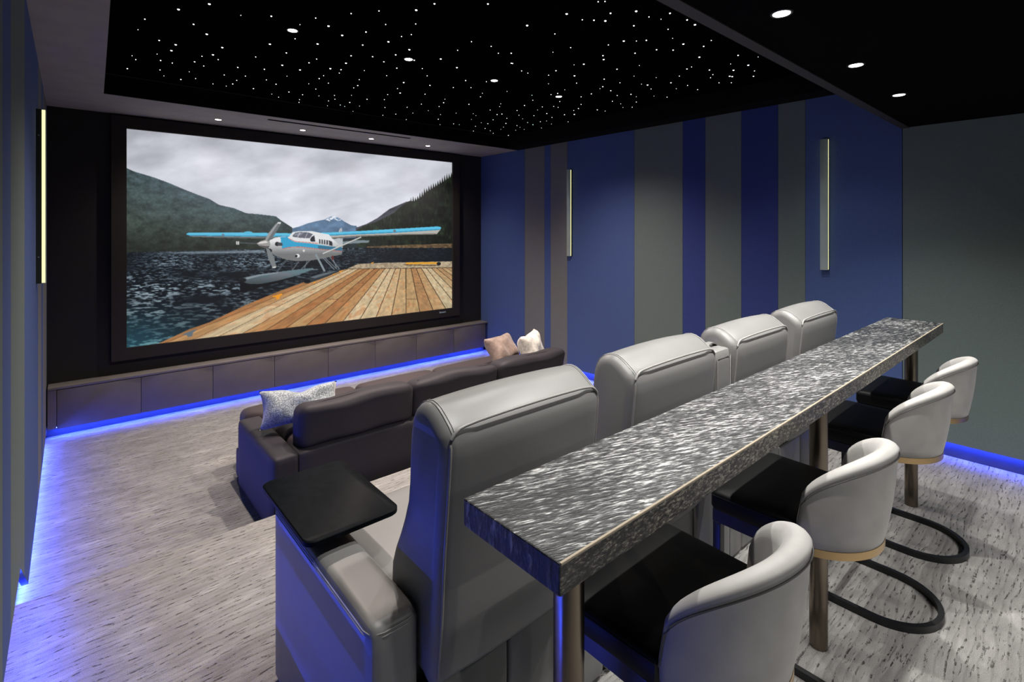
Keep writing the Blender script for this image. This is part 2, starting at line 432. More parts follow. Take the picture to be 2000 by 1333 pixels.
C_ = '148,247,3 533,134,3 907,11,1 961,127,2 910,202,3 799,195,2 1211,108,3 1188,249,2 1453,184,0 1522,283,1 1566,370,0 418,328,1 572,462,1 399,507,0 940,436,1 1090,399,3 1310,391,2 1671,428,3 1869,450,2 1943,392,1 1410,483,2 1200,517,2 887,541,2 894,579,3 700,625,3 605,630,0 1024,673,2 1242,637,0 1827,556,3 1706,671,2 1751,651,1 1925,681,2 1959,726,1 1936,757,1 1632,740,1 1550,806,2 1712,832,1 1810,873,1 1602,863,0 1322,828,3 1263,819,0 1356,866,1 1406,755,0 1190,740,0 1052,806,1 899,770,2 885,844,2 858,863,0 963,883,2 1026,930,1 1160,919,2 1212,942,0 1212,994,1 1172,1044,1 1082,1046,0 1061,1011,0 979,986,1 774,914,2 673,943,1 674,1017,1 648,1058,2 602,1077,1 608,1115,3 832,1070,2 908,1082,0 512,1118,2 547,1188,1 630,809,1 610,738,3 515,874,0 429,688,2 357,732,1 356,815,0 94,690,1 155,711,1 5,617,2 445,910,2 381,921,1 466,989,1 407,1037,1 450,1045,1 340,1107,2 390,1144,1 337,1178,0 385,1209,0 276,1186,1 214,1128,1 205,1216,1 153,1194,1 296,1041,1 250,1071,0 203,976,1 195,927,0 122,1028,2 49,1077,1 68,1123,1 48,1224,1 77,1241,0 36,1269,0 119,1262,0 103,1158,0 1512,946,1 1385,935,0 288,1247,0'
D_ = '707,538,2 806,635,3 662,684,3 625,742,3 650,746,3 641,805,1 867,690,1 857,742,2 521,806,1 902,553,0 634,622,0'
stars = []
for off, s_ in ((200, A_), (600, B_), (1000, C_), (1300, D_)):
    for it in s_.split():
        u, v, k = map(int, it.split(','))
        p = ceil_pt(off+u/4.9925, v/4.9925, ZTRAY)
        if p[1] < YT-.03 and p[0] < 4.40: stars.append((k, p))
rs = random.Random(3)
for i in range(90):      # the same field continues out of the picture, over the recliners
    x, y = rs.uniform(.2, 4.35), rs.uniform(1.0, 2.0)
    if y < 1.0+1.0*(x < 3.2) : stars.append((rs.choice([0, 1, 1, 2, 3]), (x, y, ZTRAY)))
stars.sort(key=lambda s: (-s[0], s[1][1]))
sc_ = empty('star_ceiling_panel', (2.3, 3.1, ZTRAY))
tag(sc_, 'black ceiling panel scattered with small white points of light above the sofa', 'ceiling panel')
o = boxobj('backing', (.0, 4.5, YLOW, YT, ZTRAY, ZTRAY+.015), M['starcloth'], sc_); o.location = (-2.3, -3.1, -ZTRAY)
SR = {0: .0018, 1: .0032, 2: .0048, 3: .0068}
def star_bm(bm, c, r, n=12):
    loft(bm, [[(c[0]+r*math.cos(2*PI*k/n), c[1]+r*math.sin(2*PI*k/n), c[2]-.0005) for k in range(n)],
              [(c[0]+.7*r*math.cos(2*PI*k/n), c[1]+.7*r*math.sin(2*PI*k/n), c[2]-.004) for k in range(n)]])
sm = {}
rest = bmesh.new()
for i, (k, p) in enumerate(stars):
    if i < 100:
        if k not in sm:
            bm = bmesh.new(); star_bm(bm, (0, 0, 0), SR[k])
            o = obj('star', bm, M['star'], sc_); sm[k] = o
        else:
            o = sm[k].copy(); COL.objects.link(o)
        o.location = (p[0]-2.3, p[1]-3.1, 0)
    else: star_bm(rest, (p[0]-2.3, p[1]-3.1, 0), SR[k], 8)
o = obj('star_field', rest, M['star'], sc_); o['kind'] = 'stuff'

# ------------------------------------------------------------------ recessed downlights
def downlight(x, y, z, power, col, label, group, r=.028, ang=116, blend=1, proto=[None], size=.02):
    if proto[0] is None:
        e = empty('recessed_downlight')
        bm = bmesh.new(); n = 28
        prof = [(1.0, -.002), (1.22, -.004), (1.30, -.0005), (1.3, .001), (1.0, .001)]
        loft(bm, [[(rr*.028*math.cos(2*PI*k/n), rr*.028*math.sin(2*PI*k/n), zz) for k in range(n)] for rr, zz in prof], cap=False)
        obj('trim_ring', bm, M['trim_metal'], e)
        bm = bmesh.new(); cyl(bm, (0, 0), .0275, -.003, -.001); obj('lens', bm, M['lens'], e)
        proto[0] = e
    else: e = copy_tree(proto[0])
    e.location = (x, y, z); tag(e, label, 'downlight', group)
    if power:
        ld = bpy.data.lights.new('lamp', 'SPOT'); ld.energy = power; ld.color = col
        ld.spot_size = math.radians(ang); ld.spot_blend = blend; ld.shadow_soft_size = size
        lo = bpy.data.objects.new('lamp', ld); COL.objects.link(lo); lo.parent = e; lo.location = (0, 0, -.02)
    return e
XS = [1.04, 1.86, 2.70, 3.48]
names4 = ['leftmost', 'second from the left', 'third from the left', 'rightmost']
for i, x in enumerate(XS):
    downlight(x, .71, ZLOW, P_LOW, NEUTRAL, ['small round downlight in the low dark ceiling above the near end of the bar',
        'largest lit round downlight in the low dark ceiling, near the top edge', 'middle round downlight in the low dark ceiling above the bar',
        'farthest small downlight in the low dark ceiling, nearest the right wall'][i], 'downlights in the low ceiling')
for i, x in enumerate(XS):
    downlight(x, -1.5, ZLOW, P_BACK, NEUTRAL, 'round downlight in the low ceiling behind the bar stools, %s of four' % names4[i], 'downlights behind the stools', ang=140, blend=1)
for i, x in enumerate(XS):
    downlight(x+(.01 if i < 2 else -.02), 3.30, ZTRAY-.001, P_TRAY, WARM, 'oval looking round downlight among the ceiling stars, %s of four' % names4[i], 'downlights among the stars', ang=128, blend=1)
for i, x in enumerate(XS):
    downlight(x, 1.38, ZTRAY-.001, P_TRAYB, NEUTRAL, 'round downlight among the stars above the recliners, %s of four' % names4[i], 'downlights above the recliners', ang=140, blend=1)
for i, x in enumerate([1.10, 1.915, 2.716, 3.50]):
    downlight(x, 5.68, ZSOF, P_FRONT, WARM, 'tiny lit downlight in the soffit above the projected picture, %s of four' % names4[i], 'downlights above the screen', ang=140)
# slot vent
v_ = empty('air_vent', ((VX0+VX1)/2, (VY0+VY1)/2, ZSOF)); tag(v_, 'long narrow dark slot vent in the soffit above the screen', 'vent')
ox, oy, oz = v_.location
bm = bmesh.new(); box(bm, VX0-ox, VX1-ox, VY0-oy, VY1-oy, .04, .05); obj('duct', bm, M['ceil_dark'], v_)
bm = bmesh.new()
box(bm, VX0-ox, VX1-ox, -.002, .002, .012, .03)
obj('blade', bm, M['ceil_dark'], v_)
bm = bmesh.new()
for (a, b, c, d) in ((VX0-ox, VX1-ox, VY0-oy, VY0-oy+.004), (VX0-ox, VX1-ox, VY1-oy-.004, VY1-oy), (VX0-ox, VX0-ox+.004, VY0-oy, VY1-oy), (VX1-ox-.004, VX1-ox, VY0-oy, VY1-oy)):
    box(bm, a, b, c, d, -.001, .04)
obj('rim', bm, M['lip'], v_)

# ------------------------------------------------------------------ wall sconces
def sconce(x, y, side, label, proto={}):
    """side +1 = on the right wall (faces -x), -1 = on the left wall"""
    e = empty('wall_sconce', (x, y, 1.81)); s = -side
    f = lambda a, b: (min(a*s, b*s), max(a*s, b*s))
    H = .53
    x0, x1 = f(0, .026); boxobj('back_body', (x0, x1, -.024, .024, -H, H), M['sconce_body'], e)
    x0, x1 = f(.026, .037 if side > 0 else .042); boxobj('light_slot', (x0, x1, -.0285, .0285, -H+.004, H-.004), M['sconce_glow'], e)
    x0, x1 = f(.037 if side > 0 else .042, .046); boxobj('front_plate', (x0, x1, -.028, .028, -H, H), M['sconce_face'], e, bev=.001)
    for zz in (-.37, .37):
        bm = bmesh.new(); tube(bm, [(s*.012, -.0235, zz), (s*.012, -.0265, zz)], .004, 8); obj('screw', bm, M['silver'], e)
    tag(e, label, 'wall light', 'slim vertical wall sconces'); return e
sconce(XL, 4.22, -1, 'tall slim wall light glowing yellow on the left wall beside the screen')
sconce(XLN, 1.43, -1, 'tall slim wall light on the left wall beside the camera')
sconce(XR, 4.22, 1, 'smaller looking slim grey wall light on the blue stripe nearer the screen')
sconce(XR, 1.43, 1, 'tall slim grey wall light on the wide blue panel above the bar end')

# ------------------------------------------------------------------ led strips
def led(name, pts4, label):
    bm = bmesh.new(); vs = [bm.verts.new(p) for p in pts4]; bm.faces.new(vs)
    r = bmesh.ops.solidify(bm, geom=bm.faces[:], thickness=.002)
    o = obj(name, bm, M['led']); return tag(o, label, 'led strip', 'blue cove lights at floor level')
# left wall, facing the room
led('led_strip', [(XL-.046, YSTEP+.02, ZF+.012), (XL-.046, YS-.25, ZF+.012), (XL-.046, YS-.25, ZF+.042), (XL-.046, YSTEP+.02, ZF+.042)], 'blue light strip under the left wall panel along the lower floor')
led('led_strip', [(XL-.052, .85, .085), (XL-.052, YSTEP, .085), (XL-.052, YSTEP, .103), (XL-.052, .85, .103)], 'blue light strip under the left wall along the upper platform')
# right wall, facing down behind the lip
led('led_strip', [(XR+.02, YSTEP, ZF+.098), (XR+.035, YSTEP, ZF+.098), (XR+.035, YS-.25, ZF+.098), (XR+.02, YS-.25, ZF+.098)], 'blue light strip under the right wall beside the sofa')
led('led_strip', [(XR+.02, YB+.1, .112), (XR+.035, YB+.1, .112), (XR+.035, YSTEP, .112), (XR+.02, YSTEP, .112)], 'blue light strip under the right wall behind the bar stools')
# under the cabinets
YC = 5.87
led('led_strip', [(XL+.02, YC+.03, ZF+.0885), (XR-.02, YC+.03, ZF+.0885), (XR-.02, YC+.048, ZF+.0885), (XL+.02, YC+.048, ZF+.0885)], 'blue light strip under the low cabinets below the screen')

# ------------------------------------------------------------------ media cabinets
seams = [-.09, .50, 1.09, 1.68, 2.27, 2.86, 3.445, 4.04, 4.60]
cab_where = ['at the left wall', 'second from the left wall', 'third from the left wall, above the sofa pillow', 'fourth from the left, behind the sofa end',
             'fifth from the left', 'sixth from the left', 'seventh from the left, tinted blue', 'last one, in the dark right corner']
CT = .247
def door_cab(i):
    x0, x1 = seams[i], seams[i+1]
    e = empty('media_cabinet', ((x0+x1)/2, YC, ZF+.09)); h = CT-.022-(ZF+.09)
    W = (x1-x0)/2
    boxobj('carcass', (-W, W, .02, YS-YC-.02, 0, h), M['dark_wall'], e)
    boxobj('door', (-W+.002, W-.002, 0, .018, -.007, h-.006), M['cabinet'], e, bev=.0012)
    return tag(e, 'flat taupe cabinet door under the screen, ' + cab_where[i], 'cabinet', 'low cabinets under the screen')
for i in range(8): door_cab(i)
struct(boxobj('baseboard_front', (XL, XR, YC+.10, YS, ZF, ZF+.089), M['recess']))
ct = boxobj('worktop', (-.149, XR-.001, YC-.008, YS, CT-.022, CT), M['ledge'], None, bev=.003)
tag(ct, 'long thin taupe top board running over all the cabinets', 'countertop')
boxobj_f = boxobj('cabinet_filler', (-.149, -.092, YC, YS-.02, ZF+.09, CT-.023), M['cabinet'])
tag(boxobj_f, 'narrow filler strip between first cabinet and left wall', 'panel')

# ------------------------------------------------------------------ projected picture, painted per vertex
def picture():
    W, H = 900, 506
    gx, gy = np.meshgrid(np.arange(W)/(W-1), np.arange(H)/(H-1))   # u right, v down
    # homography from uv to the working pixel frame of the drawing
    src = [(0, 0), (1, 0), (1, 1), (0, 1)]; dst = [(116, 128), (1705, 295), (1703, 1000), (120, 1190)]
    A = []; B = []
    for (u, v), (X, Y) in zip(src, dst):
        A.append([u, v, 1, 0, 0, 0, -u*X, -v*X]); B.append(X)
        A.append([0, 0, 0, u, v, 1, -u*Y, -v*Y]); B.append(Y)
    h = np.linalg.solve(np.array(A, float), np.array(B, float)); hh = np.append(h, 1).reshape(3, 3)
    d = hh[2, 0]*gx+hh[2, 1]*gy+1
    X = (hh[0, 0]*gx+hh[0, 1]*gy+hh[0, 2])/d; Y = (hh[1, 0]*gx+hh[1, 1]*gy+hh[1, 2])/d
    rng = np.random.RandomState(5)
    def vnoise(x, y):
        n = 256; tab = vnoise.t
        xi = np.floor(x).astype(int); yi = np.floor(y).astype(int); fx = x-xi; fy = y-yi
        fx = fx*fx*(3-2*fx); fy = fy*fy*(3-2*fy)
        g = lambda a, b: tab[a % n, b % n]
        return (g(xi, yi)*(1-fx)+g(xi+1, yi)*fx)*(1-fy)+(g(xi, yi+1)*(1-fx)+g(xi+1, yi+1)*fx)*fy
    vnoise.t = rng.rand(256, 256)
    def fbm(x, y, o=4):
        s = 0; a = .5; t = 0
        for k in range(o):
            s = s+a*vnoise(x*2**k+17*k, y*2**k+31*k); t += a; a *= .5
        return s/t
    def mask(poly, z=False):
        P = [((x*.7+350, y*.7+500) if z else (x, y)) for x, y in poly]
        xs = [p[0] for p in P]; ys = [p[1] for p in P]
        m = np.zeros(X.shape, bool)
        bb = (X >= min(xs)-1) & (X <= max(xs)+1) & (Y >= min(ys)-1) & (Y <= max(ys)+1)
        idx = np.nonzero(bb); x = X[idx]; y = Y[idx]; ins = np.zeros(x.shape, bool)
        for i in range(len(P)):
            x0, y0 = P[i]; x1, y1 = P[(i+1) % len(P)]
            if y0 == y1: continue
            c = ((y0 > y) != (y1 > y)) & (x < (x1-x0)*(y-y0)/(y1-y0)+x0)
            ins ^= c
        m[idx] = ins; return m
    img = np.zeros(X.shape+(3,))
    def fill(m, c):
        if isinstance(c, tuple): img[m] = np.array(c, float)
        else: img[m] = c[m]
    def line(p, q, wd, c, z=True):
        (x0, y0), (x1, y1) = p, q
        L = math.hypot(x1-x0, y1-y0); nx, ny = -(y1-y0)/L*wd/2, (x1-x0)/L*wd/2
        fill(mask([(x0+nx, y0+ny), (x1+nx, y1+ny), (x1-nx, y1-ny), (x0-nx, y0-ny)], z), c)
    def disc(cx, cy, rx, ry, c, z=True):
        fill(mask([(cx+rx*math.cos(t*PI/8), cy+ry*math.sin(t*PI/8)) for t in range(16)], z), c)
    # sky
    cl = fbm(X/230+Y/300, Y/95, 5); cl2 = fbm(X/90+9, Y/60+4, 4)
    g = np.clip((Y-128)/480, 0, 1)
    v = 186+g*34+(cl-.5)*70+(cl2-.5)*20
    v = np.clip(v, 140, 238)
    img[..., 0] = v*.985; img[..., 1] = v*.997; img[..., 2] = v*1.03+3
    # mountains
    f1 = fbm(X/36, Y/20, 5); f2 = fbm(X/9, Y/7, 3); hz = np.clip((X-116)/800, 0, 1)
    lh = mask([(100, 312), (150, 335), (250, 365), (330, 395), (400, 425), (470, 452), (520, 470), (570, 500), (640, 515), (700, 540), (760, 545), (845, 555), (870, 575), (925, 610), (925, 722), (700, 722), (100, 736)])
    tx = (.62+.55*f1+.35*(f2-.5))[..., None]
    near = np.array([52, 60, 52.]); far = np.array([62, 84, 104.]); top = np.clip((700-Y)/350, 0, 1)[..., None]
    c = (near*(1-hz[..., None]*.8*top)+far*hz[..., None]*.8*top+top*np.array([10, 16, 26.]))*tx*1.22
    c = c*(1-.35*np.clip((Y-560)/160, 0, 1)[..., None]*(1-.2*hz[..., None]))
    fill(lh, c)
    c = np.array([98, 128, 160.])*(.68+.5*f1)[..., None]
    fill(mask([(925, 614), (960, 605), (1000, 590), (1040, 580), (1080, 572), (1105, 560), (1130, 552), (1150, 562), (1180, 582), (1215, 600), (1240, 603), (1245, 720), (925, 720)]), c)
    sn = mask([(1085, 572), (1130, 552), (1150, 562), (1165, 575), (1148, 578), (1130, 568), (1110, 580)]) & (f2 > .48)
    fill(sn, (222, 228, 238))
    fill(mask([(1235, 612), (1290, 592), (1340, 565), (1400, 520), (1480, 486), (1520, 480), (1520, 620), (1235, 660)]), np.array([70, 72, 84.])*(.6+.6*f1)[..., None])
    ridge = [(1240, 622), (1280, 600), (1330, 585), (1380, 560), (1420, 540), (1460, 505), (1500, 480)]
    rx = 1500; rr = random.Random(2)
    while rx < 1705:
        yb = 480-(rx-1500)*.62+ (8 if rx < 1560 else 0)
        ridge += [(rx, yb+6), (rx+4, yb-10-rr.random()*14), (rx+9, yb+5)]; rx += 11
    ridge += [(1720, 352), (1720, 712), (1240, 705)]
    f3 = fbm(X/7, Y/22, 4)
    fill(mask([(925, 668), (1300, 660), (1300, 716), (925, 716)]), np.array([40, 50, 54.])*(.6+.6*f1)[..., None])
    c = np.array([30, 40, 28.])*(.1+2.0*f3*f1+.1)[..., None]+np.clip((X-1240)/-260+1, 0, 1)[..., None]*np.array([16, 18, 17.])
    fill(mask(ridge), c)
    fill(mask([(1290, 702), (1400, 698), (1703, 688), (1710, 712), (1290, 712)]), np.array([104, 84, 60.])*(.5+.9*f2)[..., None])
    # water
    Yh = 716
    wm = mask([(100, 731), (700, 716), (1290, 709), (1720, 710), (1720, 1200), (100, 1200)])
    t = np.clip((Y-Yh)/470, 0.002, 1)
    dy = np.maximum(Y-Yh, 0)+16; ly = np.log(dy+24)
    wn = fbm((X-500)/(dy*.085+9), ly*44+(X-500)/260, 3)
    wn2 = fbm((X-500)/(dy*.04+6)+40, ly*85+7, 3)
    hl = np.clip((wn*.6+wn2*.4-.50)*8, 0, 1)
    patch = np.clip(fbm(X/260, Y/60, 2)*1.9-.45, 0, 1)
    shade = (1-.75*np.clip((X-1300)/200, 0, 1))*(1-.7*np.clip((430-X)/300, 0, 1)*np.clip((860-Y)/100, 0, 1))
    hlc = np.stack([140+40*t, 160+35*t, 178+20*t], -1)-np.clip((600-X)/500, 0, 1)[..., None]*np.clip((Y-1000)/150, 0, 1)[..., None]*np.array([90, 45, 40.])
    dark = np.array([13, 20, 26.])+np.clip((Y-950)/240, 0, 1)[..., None]*np.clip((700-X)/500, 0, 1)[..., None]*np.array([18, 48, 56.])
    k = (hl*patch*shade)[..., None]
    fill(wm, dark*(1-k)+hlc*k)
    hor = np.exp(-((Y-735-(X-116)*-.012)/7)**2)*np.clip((1000-X)/200, 0, 1)*np.clip((X-180)/300, 0, 1)*.7
    img[wm] = (img*(1-hor[..., None])+np.array([150, 165, 178.])*hor[..., None])[wm]
    # dock
    dk = mask([(1190, 812), (1720, 806), (1720, 1200), (240, 1200), (278, 1170), (430, 1100), (520, 1070), (700, 985), (870, 915), (1000, 868), (1160, 820)])
    dep = (Y-685); kk = (X-1479)/dep; pk = kk/.2018; pi_ = np.floor(pk).astype(int); fr = pk-pi_
    cols = np.array([[198, 158, 108], [186, 136, 88], [214, 184, 140], [176, 124, 78], [206, 170, 122], [196, 150, 100], [220, 196, 156.]])
    sel = np.abs(pi_*7+pi_**2*3) % 7; base = cols[sel]
    lg = 5000/dep
    gr = fbm(pk*5, lg*1.3+pi_*9, 4); gr2 = fbm(pk*3, lg*.9+pi_*5, 3)
    base = base*(.80+.26*gr+.22*(gr2-.5))[..., None]
    red = np.clip((gr2-.58)*3, 0, .4)[..., None]; base = base*(1-red)+np.array([178, 104, 58.])*(.7+.5*gr)[..., None]*red
    rightness = np.clip((X-1380)/330, 0, 1)[..., None]*.45
    base = base*(1-rightness)+np.array([188, 176, 142.])*(.72+.5*gr)[..., None]*rightness
    wseam = np.minimum(.45, 3.0/(.2018*dep))*.5
    sm_ = (fr < wseam) | (fr > 1-wseam)
    fill(dk, base); fill(dk & sm_, (46, 32, 22))
    # butt joints and nail dots
    for r_ in (880, 958):
        jm = dk & (np.abs(Y-r_) < 1.2) & ((pi_*5+(r_ == 880)*2) % 7 == 0); fill(jm, (110, 82, 56))
    fill(mask([(1245, 787), (1360, 782), (1720, 775), (1720, 806), (1190, 812), (1225, 797)]), np.array([184, 166, 138.])*(.65+.55*f2)[..., None])
    fill(mask([(1190, 810.5), (1720, 804.5), (1720, 807), (1190, 813)]), (60, 46, 34))
    # ---- seaplane
    gray = lambda v: (v, v, v*1.02)
    fill(mask([(1090, 262), (1290, 245), (1360, 248), (1352, 262), (1180, 272)], True), (120, 134, 142))
    fill(mask([(1152, 168), (1166, 158), (1173, 200), (1174, 300), (1100, 262), (1085, 235), (1128, 236)], True), (178, 184, 188))
    fill(mask([(1155, 178), (1172, 186), (1172, 240), (1158, 240)], True), (150, 158, 164))
    # wings
    fill(mask([(100, 212), (500, 218), (820, 220), (820, 234), (560, 232), (300, 226), (130, 222)], True), (104, 108, 108))
    fill(mask([(84, 203), (92, 194), (110, 191), (480, 192), (830, 197), (830, 221), (480, 219), (110, 213)], True), (92, 188, 222))
    fill(mask([(86, 206), (110, 208), (830, 215), (830, 221), (110, 213)], True), (58, 140, 178))
    disc(515, 192, 30, 9, (86, 180, 214)); disc(340, 207, 9, 7, (110, 122, 130))
    fill(mask([(1003, 214), (1240, 204), (1500, 196), (1856, 172), (1826, 206), (1580, 210), (1300, 220), (1080, 236)], True), (176, 174, 168))
    fill(mask([(1080, 228), (1300, 213), (1580, 204), (1826, 200), (1826, 207), (1580, 211), (1300, 221), (1080, 237)], True), (112, 108, 102))
    fill(mask([(1003, 194), (1180, 188), (1500, 170), (1830, 151), (1852, 153), (1860, 162), (1850, 175), (1500, 196), (1200, 208), (1003, 218)], True), (88, 190, 226))
    fill(mask([(1003, 211), (1200, 201), (1500, 189), (1856, 168), (1850, 175), (1500, 197), (1200, 209), (1003, 218)], True), (52, 146, 186))
    disc(1535, 182, 10, 8, (104, 116, 124))
    # struts to the far float
    for p, q, w_, c in (((815, 388), (822, 452), 11, (48, 54, 60)), ((868, 392), (822, 452), 6, (96, 102, 108)), ((945, 386), (885, 446), 7, (96, 106, 112)), ((925, 388), (905, 446), 4, (120, 128, 134))):
        line(p, q, w_, c)
    # fuselage with shading by height
    fus = mask([(648, 286), (655, 258), (668, 243), (700, 228), (745, 221), (800, 220), (822, 190), (870, 182), (960, 183), (1005, 192), (1078, 206), (1105, 240), (1168, 290), (1172, 318), (1165, 345), (1100, 358), (1030, 374), (950, 386), (850, 391), (780, 380), (735, 364), (700, 350), (672, 330)], True)
    yz = (Y-500)/.7; xz = (X-350)/.7
    sh = np.clip(1-(yz-250)/190, .52, 1)*(.97+.06*f2)
    fill(fus, np.stack([222*sh, 224*sh, 226*sh], -1))
    fill(mask([(740, 224), (790, 221), (795, 235), (842, 258), (950, 268), (1080, 288), (1170, 296), (1170, 320), (1000, 303), (870, 288), (800, 292), (752, 303), (744, 262)], True) & fus, (52, 158, 200))
    fill(mask([(1000, 282), (1170, 296), (1170, 320), (1000, 303)], True) & fus, (50, 110, 140))
    for a, b in (((752, 305), (800, 295)), ((800, 295), (870, 291)), ((870, 291), (1000, 306)), ((1000, 306), (1168, 323)), ((795, 232), (842, 254)), ((842, 254), (1000, 268))):
        line(a, b, 3.5, (196, 92, 74))
    fill(mask([(825, 212), (842, 194), (872, 188), (930, 190), (966, 203), (942, 232), (885, 230), (826, 222)], True), (96, 100, 112))
    fill(mask([(842, 200), (872, 192), (905, 192), (880, 212), (832, 214)], True), (132, 136, 148))
    line((878, 190), (858, 224), 4, (210, 212, 214)); line((930, 190), (912, 230), 3, (200, 202, 206))
    fill(mask([(946, 240), (956, 222), (976, 212), (982, 256), (950, 254)], True), (40, 46, 54))
    for k in range(4): fill(mask([(1008+k*17, 238+k*2), (1019+k*17, 240+k*2), (1019+k*17, 270+k*2), (1008+k*17, 268+k*2)], True), (62, 66, 70))
    fill(mask([(1076, 246), (1100, 256), (1102, 284), (1080, 282)], True), (46, 50, 54)); disc(1120, 274, 11, 12, (198, 200, 200))
    line((895, 180), (870, 168), 2, (70, 70, 70)); line((950, 182), (968, 150), 2, (120, 124, 128))
    disc(858, 353, 16, 13, (226, 226, 228)); disc(850, 355, 9, 9, (24, 24, 26)); disc(902, 318, 7, 9, (214, 214, 214))
    # nose
    disc(655, 318, 26, 17, (30, 32, 36)); disc(718, 271, 17, 15, (34, 36, 40)); fill(mask([(718, 258), (752, 264), (756, 282), (720, 284)], True), (66, 72, 80))
    line((455, 262), (590, 269), 9, (72, 80, 82)); fill(mask([(430, 254), (440, 252), (440, 276), (430, 274)], True), (208, 210, 210)); fill(mask([(444, 252), (453, 253), (453, 275), (444, 277)], True), (208, 210, 210))
    fill(mask([(632, 246), (650, 205), (700, 140), (722, 120), (742, 118), (740, 138), (700, 205), (660, 254)], True), (104, 108, 112))
    fill(mask([(632, 246), (650, 205), (700, 140), (722, 120), (728, 124), (690, 180), (645, 250)], True), (148, 150, 152))
    fill(mask([(716, 128), (724, 118), (744, 120), (740, 132)], True), (216, 216, 214))
    fill(mask([(638, 298), (660, 304), (694, 360), (712, 430), (700, 440), (684, 438), (655, 370)], True), (118, 124, 126))
    fill(mask([(684, 438), (682, 430), (712, 426), (706, 438)], True), (206, 206, 204))
    fill(mask([(576, 268), (600, 252), (632, 242), (664, 252), (670, 276), (662, 294), (632, 300), (598, 290)], True), (150, 148, 146))
    fill(mask([(576, 268), (600, 255), (640, 249), (655, 262), (610, 268)], True), (214, 210, 206))
    fill(mask([(590, 280), (640, 286), (664, 284), (656, 298), (630, 300), (598, 290)], True), (88, 84, 84))
    # wing strut, legs
    line((1302, 224), (1034, 340), 9, (198, 200, 198)); line((1302, 229), (1034, 345), 3, (110, 112, 112))
    for p, q, w_, c in (((778, 384), (712, 468), 12, (66, 76, 86)), ((985, 342), (1048, 462), 14, (132, 142, 150)), ((1036, 368), (1115, 450), 7, (112, 122, 130)), ((1048, 366), (1130, 445), 4, (150, 158, 164)), ((1080, 358), (1150, 445), 7, (110, 118, 124)), ((1100, 356), (1130, 440), 4, (130, 138, 142))):
        line(p, q, w_, c)
    line((820, 455), (1000, 448), 5, (120, 130, 136)); disc(1103, 368, 8, 16, (96, 40, 44))
    # floats
    fill(mask([(455, 524), (500, 545), (600, 548), (740, 515), (830, 500), (720, 540), (600, 570), (540, 590), (486, 612), (458, 604), (458, 560)], True), (10, 13, 17))
    fsh = mask([(456, 512), (490, 503), (600, 480), (720, 465), (860, 448), (965, 438), (972, 446), (880, 480), (820, 500), (720, 526), (600, 549), (520, 548), (470, 530)], True)
    fill(fsh, np.stack([84-30*(f1-.5), 96+0*f1, 102+0*f1], -1)*np.clip(1.25-(yz-470)/160, .4, 1.25)[..., None])
    fill(mask([(495, 504), (600, 482), (720, 467), (720, 474), (600, 492), (510, 516)], True), (132, 144, 150))
    disc(478, 522, 24, 14, (20, 24, 28))
    fill(mask([(903, 528), (925, 508), (1000, 482), (1100, 462), (1152, 452), (1152, 462), (1060, 500), (960, 536), (912, 546)], True), (46, 54, 60))
    fill(mask([(945, 502), (1040, 474), (1140, 455), (1080, 478), (980, 510)], True), (96, 106, 112)); disc(925, 530, 24, 14, (14, 17, 21))
    # cleats and tow bar
    for cx, cy, s_ in ((718, 636, 1), (975, 538, .35), (1112, 482, .3), (1158, 462, .4), (1380, 404, .3)):
        fill(mask([(cx-34*s_, cy-2*s_), (cx+30*s_, cy-22*s_), (cx+38*s_, cy-14*s_), (cx+18*s_, cy-2*s_), (cx+14*s_, cy+16*s_), (cx-10*s_, cy+20*s_), (cx-6*s_, cy+4*s_), (cx-30*s_, cy+6*s_)], True), (232, 150, 34))
    fill(mask([(52, 898), (120, 872), (160, 858), (150, 872), (132, 884), (128, 908), (96, 914), (92, 902)], True), (96, 108, 116))
    fill(mask([(1600, 414), (1835, 420), (1835, 425), (1600, 420)], True), (90, 66, 40))
    fill(mask([(1612, 402), (1700, 399), (1828, 398), (1836, 404), (1836, 412), (1612, 413)], True), (222, 158, 48)); disc(1842, 410, 15, 12, (30, 28, 28))
    img = np.clip(img, 0, 255)
    img[:, 1:-1] = img[:, 1:-1]*.7+.15*(img[:, 2:]+img[:, :-2])      # light softening, as a projected image
    img[1:-1] = img[1:-1]*.7+.15*(img[2:]+img[:-2])
    c = img/255; lin = np.where(c <= .04045, c/12.92, ((c+.055)/1.055)**2.4)
    # mesh
    x0, x1, z0, z1 = SX0, SX1, SZ0, SZ1
    P = np.stack([x0+(x1-x0)*gx, np.full(gx.shape, 0.0), z1-(z1-z0)*gy], -1).reshape(-1, 3)
    me = bpy.data.meshes.new('picture')
    me.vertices.add(W*H); me.vertices.foreach_set('co', P.astype(np.float32).ravel())
    ii = np.arange(W*H).reshape(H, W)
    q = np.stack([ii[:-1, :-1], ii[1:, :-1], ii[1:, 1:], ii[:-1, 1:]], -1).reshape(-1, 4)
    nf = len(q); me.loops.add(nf*4); me.loops.foreach_set('vertex_index', q.ravel().astype(np.int32))
    me.polygons.add(nf); me.polygons.foreach_set('loop_start', np.arange(0, nf*4, 4, dtype=np.int32))
    me.update(); me.validate()
    at = me.color_attributes.new('picture', 'FLOAT_COLOR', 'POINT')
    rgba = np.concatenate([lin.reshape(-1, 3), np.ones((W*H, 1))], 1).astype(np.float32)
    at.data.foreach_set('color', rgba.ravel())
    return me
SX0, SX1, SZ0, SZ1 = .400, 4.108, EYE-.1860*YS, EYE+.1580*YS
t = NT('projected_picture')
at = t.n('ShaderNodeAttribute', attribute_name='picture')
t.b.inputs['Base Color'].default_value = (.02, .02, .02, 1); t.b.inputs['Roughness'].default_value = .9; t.b.inputs['Specular IOR Level'].default_value = .1
